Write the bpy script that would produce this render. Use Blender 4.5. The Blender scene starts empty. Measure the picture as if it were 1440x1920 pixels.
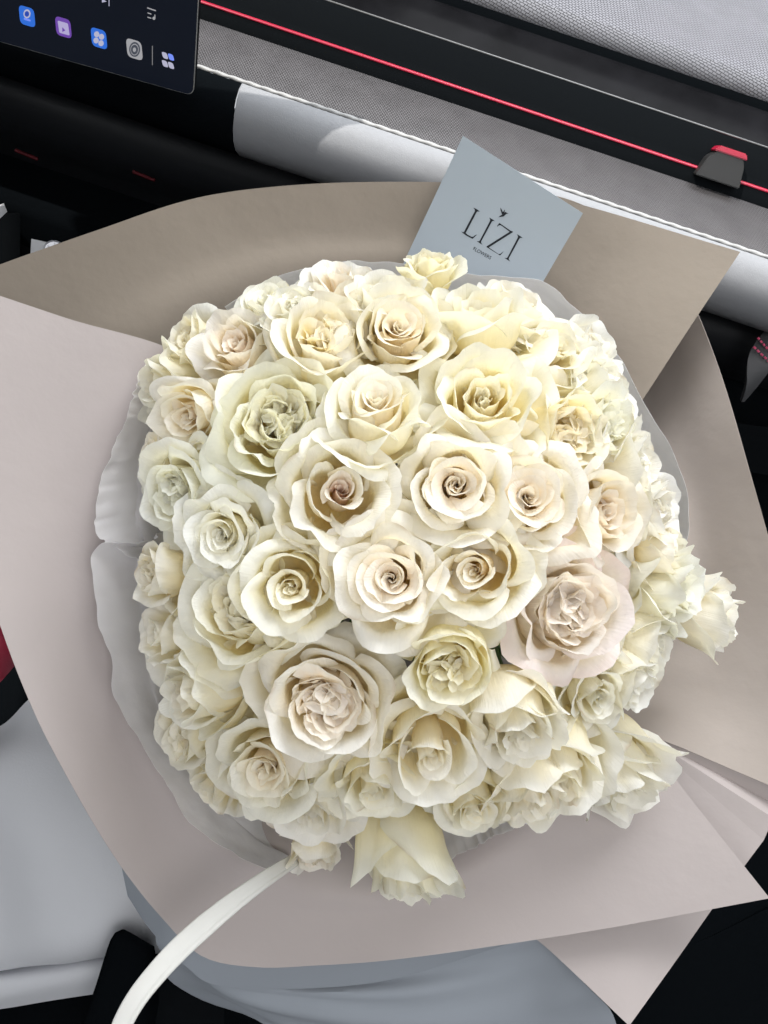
import bpy, bmesh, math, random
import numpy as np
from mathutils import Vector, Quaternion, Matrix
from mathutils.geometry import intersect_line_plane

scene = bpy.context.scene
COL = scene.collection
MAT = {}

# ------------------------------------------------------------------ camera
PITCH, ROLL = math.radians(58), math.radians(18.5)
CAM = Vector((0, 0, 1.10))
FWD = Vector((0, math.cos(PITCH), -math.sin(PITCH)))
_u0 = Vector((0, math.sin(PITCH), math.cos(PITCH))); _x = Vector((1, 0, 0))
RGT = _x * math.cos(ROLL) + _u0 * math.sin(ROLL)
UPV = -_x * math.sin(ROLL) + _u0 * math.cos(ROLL)
cam = bpy.data.cameras.new('camera'); cam_o = bpy.data.objects.new('camera', cam); COL.objects.link(cam_o)
cam.sensor_fit = 'HORIZONTAL'; cam.sensor_width = 36; cam.lens = 36
cam.clip_start = .01; cam.clip_end = 60
M = Matrix((RGT, UPV, -FWD)).transposed().to_4x4(); M.translation = CAM
cam_o.matrix_world = M
scene.camera = cam_o

def ray(px, py):
    return FWD + RGT * ((px - 720) / 1440) - UPV * ((py - 960) / 1440)
def P(px, py, d):
    """a point of the photograph at d metres along the optical axis"""
    return CAM + ray(px, py) * d
def onplane(px, py, p0, n):
    r = ray(px, py); return CAM + r * ((p0 - CAM).dot(n) / r.dot(n))

# ------------------------------------------------------------------ light
world = bpy.data.worlds.new('World'); scene.world = world; world.use_nodes = True
bg = world.node_tree.nodes['Background']
bg.inputs[0].default_value = (.93, .96, 1.0, 1); bg.inputs[1].default_value = .47

def area(name, loc, target, sx, sy, energy, color):
    l = bpy.data.lights.new(name, 'AREA'); l.shape = 'RECTANGLE'; l.size = sx; l.size_y = sy
    l.energy = energy; l.color = color
    o = bpy.data.objects.new(name, l); COL.objects.link(o); o.location = loc
    o.rotation_euler = (Vector(target) - Vector(loc)).to_track_quat('-Z', 'Y').to_euler()
    return o
area('windscreen_light', (0.15, 1.05, 1.95), (0, .15, .65), 1.0, .55, 20, (.94, .97, 1.0))
area('far_window_light', (-1.35, -.10, 1.35), (0, .2, .6), .9, .5, 5, (.95, .98, 1.0))
area('added_top_fill', (.10, -.35, 1.65), (.0, .10, .60), .9, .6, 6.5, (.98, .985, 1.0))  # added fill from above to lift the roses and the lower paper
area('side_window_light', (1.25, .35, 1.35), (0, .25, .65), .9, .5, 2.2, (.92, .97, 1.0))
sun = bpy.data.lights.new('sun', 'SUN'); sun.energy = 2.8; sun.angle = math.radians(.6); sun.color = (1.0, .96, .90)
SUN_DIR = Vector((-.50, -.22, .84)).normalized()
sun_o = bpy.data.objects.new('sun', sun); COL.objects.link(sun_o)
sun_o.rotation_euler = (-SUN_DIR).to_track_quat('-Z', 'Y').to_euler()
sun_o.location = (-1, -.5, 3)

scene.view_settings.view_transform = 'Standard'; scene.view_settings.look = 'None'
scene.view_settings.exposure = 0.42; scene.view_settings.gamma = 1.0
scene.cycles.max_bounces = 9; scene.cycles.diffuse_bounces = 8; scene.cycles.transmission_bounces = 8
scene.cycles.use_adaptive_sampling = True; scene.cycles.adaptive_threshold = .03
scene.cycles.use_denoising = True
# ------------------------------------------------------------------ materials
def nt_new(name):
    m = bpy.data.materials.new(name); m.use_nodes = True
    nt = m.node_tree; nt.nodes.clear()
    out = nt.nodes.new('ShaderNodeOutputMaterial')
    MAT[name] = m
    return m, nt, out

def simple(name, col, rough=.6, spec=.4, metal=0., noise=0., nscale=60., bump=0., bscale=300., bdist=.001, emit=None, estr=1., coat=0., transl=0., sheen=0.):
    m, nt, out = nt_new(name); N = nt.nodes.new; L = nt.links.new
    pb = N('ShaderNodeBsdfPrincipled')
    pb.inputs['Base Color'].default_value = (*col, 1); pb.inputs['Roughness'].default_value = rough
    pb.inputs['Specular IOR Level'].default_value = spec; pb.inputs['Metallic'].default_value = metal
    pb.inputs['Coat Weight'].default_value = coat; pb.inputs['Sheen Weight'].default_value = sheen
    tc = N('ShaderNodeTexCoord')
    colsock = None
    if noise:
        n = N('ShaderNodeTexNoise'); n.inputs['Scale'].default_value = nscale; n.inputs['Detail'].default_value = 5
        L(tc.outputs['Object'], n.inputs['Vector'])
        cr = N('ShaderNodeMix'); cr.data_type = 'RGBA'
        cr.inputs[6].default_value = (*[c * (1 - noise) for c in col], 1); cr.inputs[7].default_value = (*[min(c * (1 + noise), 1) for c in col], 1)
        L(n.outputs['Fac'], cr.inputs[0]); L(cr.outputs[2], pb.inputs['Base Color']); colsock = cr.outputs[2]
    if bump:
        n = N('ShaderNodeTexNoise'); n.inputs['Scale'].default_value = bscale; n.inputs['Detail'].default_value = 4
        L(tc.outputs['Object'], n.inputs['Vector'])
        b = N('ShaderNodeBump'); b.inputs['Strength'].default_value = bump; b.inputs['Distance'].default_value = bdist
        L(n.outputs['Fac'], b.inputs['Height']); L(b.outputs['Normal'], pb.inputs['Normal'])
    if emit:
        pb.inputs['Emission Color'].default_value = (*emit, 1); pb.inputs['Emission Strength'].default_value = estr
    if transl:
        tr = N('ShaderNodeBsdfTranslucent'); tr.inputs['Color'].default_value = (*col, 1)
        if colsock: L(colsock, tr.inputs['Color'])
        ms = N('ShaderNodeMixShader'); ms.inputs[0].default_value = transl
        L(pb.outputs[0], ms.inputs[1]); L(tr.outputs[0], ms.inputs[2]); L(ms.outputs[0], out.inputs['Surface'])
    else:
        L(pb.outputs[0], out.inputs['Surface'])
    return m

def weave(name, col_a, col_b, sx, sy, rough, bdist, ang=0., mix_noise=.15, spec=.4):
    """woven / embossed plastic: rows of small raised cells, every other row shifted (object coordinates, x along the car's width)"""
    m, nt, out = nt_new(name); N = nt.nodes.new; L = nt.links.new
    tc = N('ShaderNodeTexCoord'); mp = N('ShaderNodeMapping'); mp.inputs['Rotation'].default_value = (0, 0, ang)
    L(tc.outputs['UV'], mp.inputs['Vector'])
    br = N('ShaderNodeTexBrick'); br.inputs['Scale'].default_value = 1
    br.inputs['Brick Width'].default_value = sx; br.inputs['Row Height'].default_value = sy
    br.inputs['Mortar Size'].default_value = min(sx, sy) * .16; br.inputs['Mortar Smooth'].default_value = 1
    br.inputs['Color1'].default_value = (*col_a, 1); br.inputs['Color2'].default_value = (*[c * .94 for c in col_a], 1); br.inputs['Mortar'].default_value = (*col_b, 1)
    L(mp.outputs[0], br.inputs['Vector'])
    n = N('ShaderNodeTexNoise'); n.inputs['Scale'].default_value = 35; n.inputs['Detail'].default_value = 5
    L(tc.outputs['UV'], n.inputs['Vector'])
    mr = N('ShaderNodeMapRange'); mr.inputs['To Min'].default_value = 1 - mix_noise; mr.inputs['To Max'].default_value = 1 + mix_noise
    L(n.outputs['Fac'], mr.inputs['Value'])
    vm = N('ShaderNodeVectorMath'); vm.operation = 'SCALE'
    L(br.outputs['Color'], vm.inputs[0]); L(mr.outputs['Result'], vm.inputs['Scale'])
    pb = N('ShaderNodeBsdfPrincipled'); pb.inputs['Roughness'].default_value = rough; pb.inputs['Specular IOR Level'].default_value = spec
    L(vm.outputs[0], pb.inputs['Base Color'])
    iv = N('ShaderNodeMath'); iv.operation = 'SUBTRACT'; iv.inputs[0].default_value = 1; L(br.outputs['Fac'], iv.inputs[1])
    b = N('ShaderNodeBump'); b.inputs['Strength'].default_value = .9; b.inputs['Distance'].default_value = bdist
    L(iv.outputs[0], b.inputs['Height']); L(b.outputs['Normal'], pb.inputs['Normal'])
    L(pb.outputs[0], out.inputs['Surface'])
    return m

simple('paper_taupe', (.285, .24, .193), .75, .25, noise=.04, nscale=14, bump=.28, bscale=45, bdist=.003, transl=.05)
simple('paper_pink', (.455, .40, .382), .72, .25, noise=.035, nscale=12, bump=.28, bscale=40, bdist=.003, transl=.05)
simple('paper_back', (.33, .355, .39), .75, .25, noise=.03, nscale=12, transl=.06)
simple('tissue', (.88, .865, .87), .65, .25, noise=.03, nscale=30, bump=.4, bscale=70, bdist=.003, transl=.40)
simple('card', (.36, .405, .44), .55, .35, noise=.01, nscale=40)
simple('ink', (.012, .014, .018), .55, .3)
simple('ribbon', (.56, .55, .515), .38, .5, noise=.02, nscale=40, bump=.12, bscale=90, bdist=.001, sheen=.3)
simple('stem', (.10, .19, .05), .5, .4, noise=.3, nscale=60)
simple('dash_face', (.25, .255, .268), .55, .4, noise=.04, nscale=120, bump=.35, bscale=1400, bdist=.0006)
simple('piping', (.36, .36, .355), .45, .5, noise=.05, nscale=200)
simple('gloss_black', (.007, .007, .008), .14, .012, noise=.9, nscale=22)
simple('satin_black', (.006, .007, .008), .5, .0, bump=.3, bscale=900, bdist=.0004)
simple('matte_black', (.004, .005, .006), .7, .0, bump=.3, bscale=700, bdist=.0005)
simple('red_trim', (.34, .010, .035), .35, .5, noise=.1, nscale=60)
simple('chrome', (.13, .13, .13), .4, .3, metal=.7)
simple('knob_grey', (.022, .022, .022), .5, .4)
simple('white_leather', (.68, .685, .71), .5, .4, noise=.03, nscale=15, bump=.3, bscale=500, bdist=.0006)
simple('soft_black', (.012, .013, .015), .42, .18, bump=.3, bscale=900, bdist=.0004)
simple('paper_rose', (.41, .355, .315), .72, .25, noise=.035, nscale=12, bump=.28, bscale=40, bdist=.003, transl=.05)
simple('dark_red', (.07, .006, .01), .5, .2)
simple('crimson_leather', (.30, .02, .045), .5, .4, bump=.4, bscale=500, bdist=.0006)
simple('stitch', (.72, .10, .20), .6, .3)
simple('grey_trim', (.055, .055, .058), .45, .4, bump=.3, bscale=900, bdist=.0005)
simple('white_plastic', (.85, .85, .86), .4, .5)
simple('crystal', (.80, .80, .86), .12, .6)
simple('screen_glass', (.004, .005, .008), .16, .06, noise=.2, nscale=18, emit=(.002, .003, .006), estr=1)
simple('screen_edge', (.30, .30, .29), .3, .5, metal=.6)
def em(name, c, s): simple(name, (.02, .02, .02), .4, .3, emit=c, estr=s)
em('icon_blue', (.02, .17, .80), .6); em('icon_blue_dark', (.01, .07, .55), .55); em('icon_purple', (.17, .06, .45), .6); em('icon_white', (.50, .50, .66), .65)
em('icon_grey', (.36, .36, .38), .7); em('icon_dark', (.03, .035, .05), 1.); em('icon_lilac', (.45, .40, .66), .7); em('icon_sky', (.16, .25, .85), .8); em('icon_line', (.25, .25, .26), .6)
weave('mesh_top', (.20, .20, .22), (.08, .08, .092), .0038, .0028, .6, .0009, .35)
weave('mesh_rim', (.17, .17, .185), (.055, .055, .06), .0046, .0024, .55, .0012, .2)
weave('mesh_ledge', (.105, .10, .103), (.040, .038, .039), .0030, .0022, .42, .0008, .9, .3)
def mat_petal():
    m, nt, out = nt_new('petal'); N = nt.nodes.new; L = nt.links.new
    at = N('ShaderNodeAttribute'); at.attribute_name = 'petal_col'
    tc = N('ShaderNodeTexCoord')
    n1 = N('ShaderNodeTexNoise'); n1.inputs['Scale'].default_value = 90; n1.inputs['Detail'].default_value = 2
    L(tc.outputs['Object'], n1.inputs['Vector'])
    mx = N('ShaderNodeMix'); mx.data_type = 'RGBA'; mx.blend_type = 'MULTIPLY'
    mr = N('ShaderNodeMapRange'); mr.inputs['To Min'].default_value = .94; mr.inputs['To Max'].default_value = 1.05
    L(n1.outputs['Fac'], mr.inputs['Value'])
    cb = N('ShaderNodeCombineColor')
    for i in range(3): L(mr.outputs['Result'], cb.inputs[i])
    mx.inputs[0].default_value = 1
    L(at.outputs['Color'], mx.inputs[6]); L(cb.outputs['Color'], mx.inputs[7])
    n3 = N('ShaderNodeTexNoise'); n3.inputs['Scale'].default_value = 75; n3.inputs['Detail'].default_value = 2.5; n3.inputs['Roughness'].default_value = .65
    L(tc.outputs['Object'], n3.inputs['Vector'])
    bp = N('ShaderNodeBump'); bp.inputs['Strength'].default_value = .5; bp.inputs['Distance'].default_value = .0026
    au_ = N('ShaderNodeAttribute'); au_.attribute_name = 'petal_u'
    cv = N('ShaderNodeCombineXYZ'); L(au_.outputs['Fac'], cv.inputs[0]); L(at.outputs['Alpha'], cv.inputs[1])
    mpv = N('ShaderNodeMapping'); mpv.inputs['Scale'].default_value = (26, 2.2, 1); L(cv.outputs[0], mpv.inputs['Vector'])
    nv_ = N('ShaderNodeTexNoise'); nv_.inputs['Scale'].default_value = 1; nv_.inputs['Detail'].default_value = 2; L(mpv.outputs[0], nv_.inputs['Vector'])
    ad = N('ShaderNodeMath'); ad.operation = 'MULTIPLY_ADD'; ad.inputs[1].default_value = .34
    L(nv_.outputs['Fac'], ad.inputs[0]); L(n3.outputs['Fac'], ad.inputs[2]); L(ad.outputs[0], bp.inputs['Height'])
    pb = N('ShaderNodeBsdfPrincipled'); pb.inputs['Roughness'].default_value = .58
    pb.inputs['Specular IOR Level'].default_value = .28
    pb.inputs['Sheen Weight'].default_value = .12
    tr = N('ShaderNodeBsdfTranslucent')
    wm = N('ShaderNodeVectorMath'); wm.operation = 'MULTIPLY'; wm.inputs[1].default_value = (1.0, .96, .78)
    L(mx.outputs[2], wm.inputs[0]); L(mx.outputs[2], pb.inputs['Base Color']); L(wm.outputs[0], tr.inputs['Color'])
    L(bp.outputs['Normal'], pb.inputs['Normal']); L(bp.outputs['Normal'], tr.inputs['Normal'])
    ms = N('ShaderNodeMixShader'); ms.inputs[0].default_value = .44
    L(pb.outputs[0], ms.inputs[1]); L(tr.outputs[0], ms.inputs[2]); L(ms.outputs[0], out.inputs['Surface'])
mat_petal()
# ------------------------------------------------------------------ roses
def sstep(a, b, x):
    t = np.clip((x - a) / (b - a + 1e-9), 0, 1)
    return t * t * (3 - 2 * t)

class Wob:
    """smooth pseudo noise of two variables"""
    def __init__(self, rng, f=3.0, n=5):
        self.k = rng.normal(0, f, (n, 2)); self.p = rng.uniform(0, 6.28, n); self.n = n
    def __call__(self, a, b):
        s = 0
        for (ka, kb), p in zip(self.k, self.p):
            s = s + np.sin(ka * a + kb * b + p)
        return s / math.sqrt(self.n)

def petal_grid(rng, phi, rk, rtop, H, A, curl, cs=0.5, v0=.75, spiral=.04, ruff=.02, tip=.0, cf=1.0, ctr=(0, 0),
               z0=0.0, serr=.01, round_=.38, lean=0.0, nu=13, nv=14, crease=0.0, r0=.07, fold=0.0, pexp=3.0):
    u = np.linspace(-1, 1, nu); v = np.linspace(0, 1, nv)
    # axis profile, a cubic from the base to the lip
    P = np.array([(r0, 0), (max(rk * 1.25, r0), .06 * H), (rk * 1.12, .55 * H), (rtop, H)])
    t = np.linspace(0, 1, 41)[:, None]
    B = (1 - t) ** 3 * P[0] + 3 * (1 - t) ** 2 * t * P[1] + 3 * (1 - t) * t * t * P[2] + t ** 3 * P[3]
    d = np.diff(B, axis=0); seg = np.hypot(d[:, 0], d[:, 1]); L = seg.sum()
    arc = np.concatenate([[0], np.cumsum(seg)]) / L
    ang = np.arctan2(d[:, 0], d[:, 1])
    thb = np.interp(v, (arc[:-1] + arc[1:]) / 2, ang)
    rb = np.interp(v, arc, B[:, 0])
    w1 = Wob(rng, 3.0); w2 = Wob(rng, 9.0, 6); w3 = Wob(rng, 4.0); w4 = Wob(rng, 16., 6)
    au = np.abs(u)
    Lu = L * (1 - round_ * au ** pexp + tip * np.exp(-(u / .22) ** 2) - tip * .3) * (1 + serr * w2(u, 0 * u) + serr * .6 * w4(u, 0 * u))
    lip = sstep(v0, 1.0, v)[None, :]
    cu = curl * np.maximum(1 + cs * (au ** 1.3 - .38), .1) * (1 + .30 * w1(u, 0 * u))
    th = thb[None, :] + cu[:, None] * lip + lean * sstep(.1, .6, v)[None, :]
    ds = (Lu / (nv - 1))[:, None]
    r = r0 + np.concatenate([np.zeros((nu, 1)), np.cumsum(np.sin(th[:, 1:]) * ds, 1)], 1)
    z = z0 + np.concatenate([np.zeros((nu, 1)), np.cumsum(np.cos(th[:, 1:]) * ds, 1)], 1)
    U, V = np.meshgrid(u, v, indexing='ij')
    r = r + spiral * U * sstep(.15, .7, V)
    rf = ruff * sstep(.35, 1, V) ** 1.3
    r = r + rf * (w3(U * 1.3, V) + .45 * w2(U, V * .5) + .30 * sstep(.7, 1, V) * w4(U, V * .3))
    z = z + rf * .7 * w1(U * 1.6, V + 2)
    w5 = Wob(rng, 4.5, 3); r = r + fold * sstep(.3, .95, V) * (np.abs(w5(U, V)) - .6)
    if crease:
        r = r - crease * np.exp(-(U / .22) ** 2) * sstep(.3, .9, V)
    wid = .42 + .58 * sstep(0, .6, V)
    rbb = np.maximum(rb, .03)[None, :] * np.ones((nu, 1))
    rho = rbb * cf
    a = U * A * wid / cf
    x = (rbb - rho) + rho * np.cos(a) + (r - rbb) * np.cos(a)
    y = rho * np.sin(a) + (r - rbb) * np.sin(a)
    c, s = math.cos(phi), math.sin(phi)
    X = c * x - s * y + ctr[0] * sstep(0, .6, V); Y = s * x + c * y + ctr[1] * sstep(0, .6, V)
    return np.stack([X, Y, z], -1), U, V

TINTS = {  # base, middle, lip, heart, amount of heart colour
    'cream':  ((.965, .80, .36), (.98, .915, .68), (.965, .955, .905), (.965, .83, .54), .30),
    'white':  ((.965, .84, .46), (.98, .94, .78), (.96, .96, .94), (.965, .89, .66), .25),
    'yellow': ((.965, .79, .28), (.98, .91, .61), (.965, .95, .87), (.90, .74, .26), .50),
    'peach':  ((.965, .79, .37), (.98, .915, .70), (.965, .955, .91), (.965, .74, .48), .42),
    'blush':  ((.965, .81, .45), (.98, .91, .73), (.965, .95, .915), (.965, .75, .58), .42),
    'pink':   ((.965, .83, .54), (.98, .89, .78), (.97, .925, .905), (.965, .83, .66), .40),
    'brown':  ((.965, .80, .36), (.98, .915, .68), (.965, .955, .905), (.76, .44, .33), .75),
}

def rose_spec(kind, rng):
    """list of petals (dict of petal_grid arguments + f = 0 heart .. 1 guard)"""
    out = []; phi = rng.uniform(0, 6.28); GA = 2.399
    def add(f, **k):
        nonlocal phi
        k['phi'] = phi + rng.normal(0, .12); phi += GA
        k['f'] = f; out.append(k)
    def clusters(n, R, hb, rmax, per, ruff, serr):
        a0 = rng.uniform(0, 6.28)
        for c in range(n):
            a = a0 + 6.283 * c / n + rng.normal(0, .2); q = R * rng.uniform(.75, 1.15)
            ctr = (q * math.cos(a), q * math.sin(a)); h0 = hb * rng.uniform(.92, 1.08)
            for j in range(per):
                f = (j + .5) / per
                out.append(dict(f=.02 + .2 * f, phi=a + 3.1416 * (j % 2) + rng.normal(0, .6), ctr=ctr, rk=.03 + rmax * f, rtop=.025 + rmax * .9 * f,
                                H=h0 * (1 + .1 * f), A=1.5, curl=rng.uniform(.4, 1.3), v0=.66, spiral=.05, ruff=ruff, serr=serr,
                                round_=.1, cf=1.1, nu=9, nv=10, small=True))
    def outer(n, r0, r1, H0, H1, c0, c1, A0=1.32, A1=1.18, lean=0., ruff=.025, serr=.012, tip=.04, v0=.72, topk=1.02):
        for i in range(n):
            g = i / max(n - 1, 1)
            rk = r0 + (r1 - r0) * g
            add(.35 + .55 * g, rk=rk, rtop=rk * topk, H=(H0 + (H1 - H0) * g) * rng.uniform(.97, 1.03), A=A0 + (A1 - A0) * g,
                curl=(c0 + (c1 - c0) * g) * rng.uniform(.55, 1.35), cs=rng.choice([rng.uniform(.2, .8), rng.uniform(1.2, 1.9)]), v0=v0 - .06 * g + rng.uniform(-.06, .08), spiral=.05,
                ruff=ruff * rng.uniform(.6, 1.5), serr=serr, tip=tip * rng.uniform(0, 2), cf=1.0 + .2 * g, lean=lean * g,
                crease=rng.uniform(-.03, .06), fold=rng.uniform(.02, .07), nu=21, nv=20)
    def guard(n, H=1.0, lean=.35, curl=1.6, rk=.95, ruff=.04, serr=.02, cmax=1.6):
        for i in range(n):
            add(1.0, rk=rk * rng.uniform(.95, 1.1), rtop=rk * 1.1, H=H * rng.uniform(.9, 1.15), A=1.08, curl=curl * rng.uniform(.5, 1.3),
                cs=min(cmax, rng.choice([rng.uniform(.3, .9), rng.uniform(1.1, 1.7)])), v0=rng.uniform(.58, .78), spiral=.03, ruff=ruff, serr=serr, tip=rng.uniform(.0, .07), cf=1.35,
                lean=lean * rng.uniform(.5, 1.3), crease=rng.uniform(-.03, .06), round_=.46, pexp=rng.choice([1.35, 1.7, 3.0]), fold=rng.uniform(.02, .09), nu=23, nv=22)
    def core(n, r0, r1, H0, H1, A0=1.95, A1=1.5, curl=1.0, ruff=.012, spiral=.05, serr=.008):
        for i in range(n):
            g = i / max(n - 1, 1); rk = r0 + (r1 - r0) * g
            add(.3 * g, rk=rk, rtop=rk * (.5 + .46 * g), H=(H0 + (H1 - H0) * g) * rng.uniform(.985, 1.015), A=A0 + (A1 - A0) * g,
                curl=curl * (.35 + .8 * g) * rng.uniform(.6, 1.3), v0=.78, spiral=spiral, ruff=ruff, serr=serr, round_=.16,
                tip=rng.uniform(-.01, .03), nu=13 if g > .4 else 11, nv=12, small=g < .55)
    if kind == 'spiral':
        core(12, .05, .46, 1.30, 1.42)
        outer(8, .50, .88, 1.42, 1.22, .55, 1.9)
        guard(4)
    elif kind == 'bud':
        core(9, .045, .38, 1.26, 1.36, curl=.6)
        outer(7, .62, .92, 1.42, 1.20, .7, 2.0)
        guard(4, lean=.5)
    elif kind == 'cup':
        core(8, .06, .42, 1.02, 1.18, curl=.6, ruff=.03, serr=.02)
        outer(8, .50, .86, 1.32, 1.32, .3, 1.3, ruff=.025, serr=.014)
        guard(3)
    elif kind == 'quartered':
        clusters(5, .25, 1.12, .21, 5, .03, .03)
        core(5, .46, .56, 1.12, 1.25, A0=1.25, A1=1.15, curl=.6, ruff=.03, serr=.02)
        outer(8, .60, .92, 1.33, 1.18, .35, 1.7, ruff=.025, serr=.014)
        guard(4)
    elif kind == 'ruffle':
        clusters(6, .27, 1.18, .18, 4, .035, .03)
        outer(8, .52, .82, 1.34, 1.32, .2, 1.2, ruff=.03, serr=.018, tip=.02)
        guard(3, ruff=.035, serr=.02)
    elif kind == 'tight':
        core(8, .05, .34, 1.42, 1.55, curl=.6, ruff=.03, serr=.02)
        outer(8, .40, .66, 1.56, 1.42, .3, 1.5, ruff=.03, serr=.02, v0=.8)
        guard(3, H=1.32, rk=.72, lean=.04, curl=.7, cmax=.4)
    elif kind == 'open':
        core(9, .05, .36, 1.10, 1.22, curl=.5, ruff=.03, serr=.015)
        outer(10, .45, .95, 1.22, .98, .5, 1.5, lean=.35, ruff=.04, serr=.02, topk=1.06)
        guard(4, H=.85, lean=.6)
    return out

def petal_mesh(name, grids):
    """one mesh from a list of (verts, colours) grids"""
    vs, cs, fs = [], [], []; off = 0
    for G, C in grids:
        nu, nv = G.shape[:2]
        vs.append(G.reshape(-1, 3)); cs.append(C.reshape(-1, 5))
        i, j = np.meshgrid(np.arange(nu - 1), np.arange(nv - 1), indexing='ij')
        a = (i * nv + j).ravel() + off
        fs.append(np.stack([a, a + nv, a + nv + 1, a + 1], 1)); off += nu * nv
    vs = np.concatenate(vs); cs = np.concatenate(cs); fs = np.concatenate(fs)
    me = bpy.data.meshes.new(name)
    me.vertices.add(len(vs)); me.vertices.foreach_set('co', vs.astype('f').ravel())
    me.loops.add(fs.size); me.loops.foreach_set('vertex_index', fs.astype('i').ravel())
    me.polygons.add(len(fs)); me.polygons.foreach_set('loop_start', np.arange(0, fs.size, 4, dtype='i'))
    me.polygons.foreach_set('loop_total', np.full(len(fs), 4, dtype='i'))
    me.update(calc_edges=True)
    me.polygons.foreach_set('use_smooth', np.ones(len(fs), dtype=bool))
    ca = me.attributes.new('petal_col', 'FLOAT_COLOR', 'POINT'); ca.data.foreach_set('color', np.ascontiguousarray(cs[:, :4]).astype('f').ravel())
    ua = me.attributes.new('petal_u', 'FLOAT', 'POINT'); ua.data.foreach_set('value', np.ascontiguousarray(cs[:, 4]).astype('f'))
    return me

def make_rose(kind, tint, seed, R, loc, axis, label, spin=None):
    rng = np.random.default_rng(seed)
    spec = rose_spec(kind, rng)
    base, mid, lipc, heart, amt = [np.array(c) for c in TINTS[tint]]
    jit = 1 + rng.normal(0, .006, 3); 
    e = bpy.data.objects.new('rose', None); COL.objects.link(e)
    e.empty_display_size = .01
    q = Vector(axis).to_track_quat('Z', 'Y')
    e.rotation_mode = 'QUATERNION'
    e.rotation_quaternion = q @ Quaternion((0, 0, 1), rng.uniform(0, 6.28) if spin is None else spin)
    mouth = 1.25
    e.location = Vector(loc) - Vector(axis).normalized() * R * mouth
    e['label'] = label; e['category'] = 'rose'; e['group'] = 'cream roses of the bouquet'
    sq = np.array([R * rng.uniform(.94, 1.06), R * rng.uniform(.94, 1.06), R])
    bend = rng.normal(0, .05, 2); shear = rng.normal(0, .07, 2)
    hearts = []
    for k in spec:
        k = dict(k); f = k.pop('f'); small = k.pop('small', False)
        G, U, V = petal_grid(rng, **k)
        # the colour of the petal itself: greenish yellow claw, cream blade, paler lip, heart petals tinted
        wv = Wob(rng, 5.0)(U, V) * .06
        C = base + (mid - base) * sstep(.05, .6, V + wv)[..., None]
        C = C + (lipc - C) * sstep(.56, .98, V + wv + .12 * np.abs(U) ** 2)[..., None]
        hw = amt * (1 - sstep(.12, .32 if tint == 'brown' else .62, np.array(f))) * (1 - .75 * sstep(.72, 1.0, V + wv))
        C = C + (heart - C) * hw[..., None]
        if tint == 'pink':
            C = C * (1 - .06 * (sstep(.5, .9, np.array(f)) * sstep(.75, 1, V))[..., None] * np.array([0, 1.2, .9]))
        if rng.uniform() < .3 and f > .3:      # a bruised, browned stretch of lip
            s0 = rng.uniform(-.9, .9)
            br = np.exp(-((U - s0) / .16) ** 2) * sstep(.93, 1, V) * rng.uniform(.2, .7)
            C = C + (np.array((.52, .36, .17)) - C) * br[..., None]
        C = C * jit
        C4 = np.concatenate([np.clip(C, 0, .98), V[..., None], U[..., None] + 3.7 * len(e.children) + 20 * rng.uniform()], -1)
        G[..., 0] += bend[0] * G[..., 2] ** 2; G[..., 1] += bend[1] * G[..., 2] ** 2
        G[..., 2] += shear[0] * G[..., 0] + shear[1] * G[..., 1]
        G = G * sq
        if small:
            hearts.append((G, C4)); continue
        o = bpy.data.objects.new('petal', petal_mesh('petal', [(G, C4)])); COL.objects.link(o)
        o.parent = e; o.data.materials.append(MAT['petal'])
    if hearts:
        o = bpy.data.objects.new('rose_heart', petal_mesh('rose_heart', hearts)); COL.objects.link(o)
        o.parent = e; o.data.materials.append(MAT['petal']); o['kind'] = 'stuff'
    return e
# ------------------------------------------------------------------ helpers
def link(name, me, mat, parent=None, smooth=True, label=None, cat=None, kind=None, group=None):
    o = bpy.data.objects.new(name, me); COL.objects.link(o)
    if mat: me.materials.append(MAT[mat])
    if parent: o.parent = parent
    if smooth: me.polygons.foreach_set('use_smooth', np.ones(len(me.polygons), dtype=bool))
    if label: o['label'] = label
    if cat: o['category'] = cat
    if kind: o['kind'] = kind
    if group: o['group'] = group
    return o
def thing(name, label, cat, loc=(0, 0, 0), group=None):
    e = bpy.data.objects.new(name, None); COL.objects.link(e); e.location = loc; e.empty_display_size = .02
    e['label'] = label; e['category'] = cat
    if group: e['group'] = group
    return e
def pdmesh(name, vs, fs):
    me = bpy.data.meshes.new(name); me.from_pydata([tuple(v) for v in vs], [], fs); me.update(); return me

def catmull(pts, n):
    """n points along a Catmull-Rom curve through pts"""
    p = np.array([tuple(q) for q in pts], float)
    p = np.vstack([2 * p[0] - p[1], p, 2 * p[-1] - p[-2]])
    m = len(p) - 3; t = np.linspace(0, m - 1e-6, n); i = t.astype(int); f = (t - i)[:, None]
    a, b, c, d = p[i], p[i + 1], p[i + 2], p[i + 3]
    return .5 * (2 * b + (c - a) * f + (2 * a - 5 * b + 4 * c - d) * f ** 2 + (3 * b - a - 3 * c + d) * f ** 3)

def resample(pts, n):
    q = catmull(pts, max(200, n * 4)); s = np.concatenate([[0], np.cumsum(np.linalg.norm(np.diff(q, axis=0), axis=1))])
    t = np.linspace(0, s[-1], n); return np.stack([np.interp(t, s, q[:, k]) for k in range(3)], 1)

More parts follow.
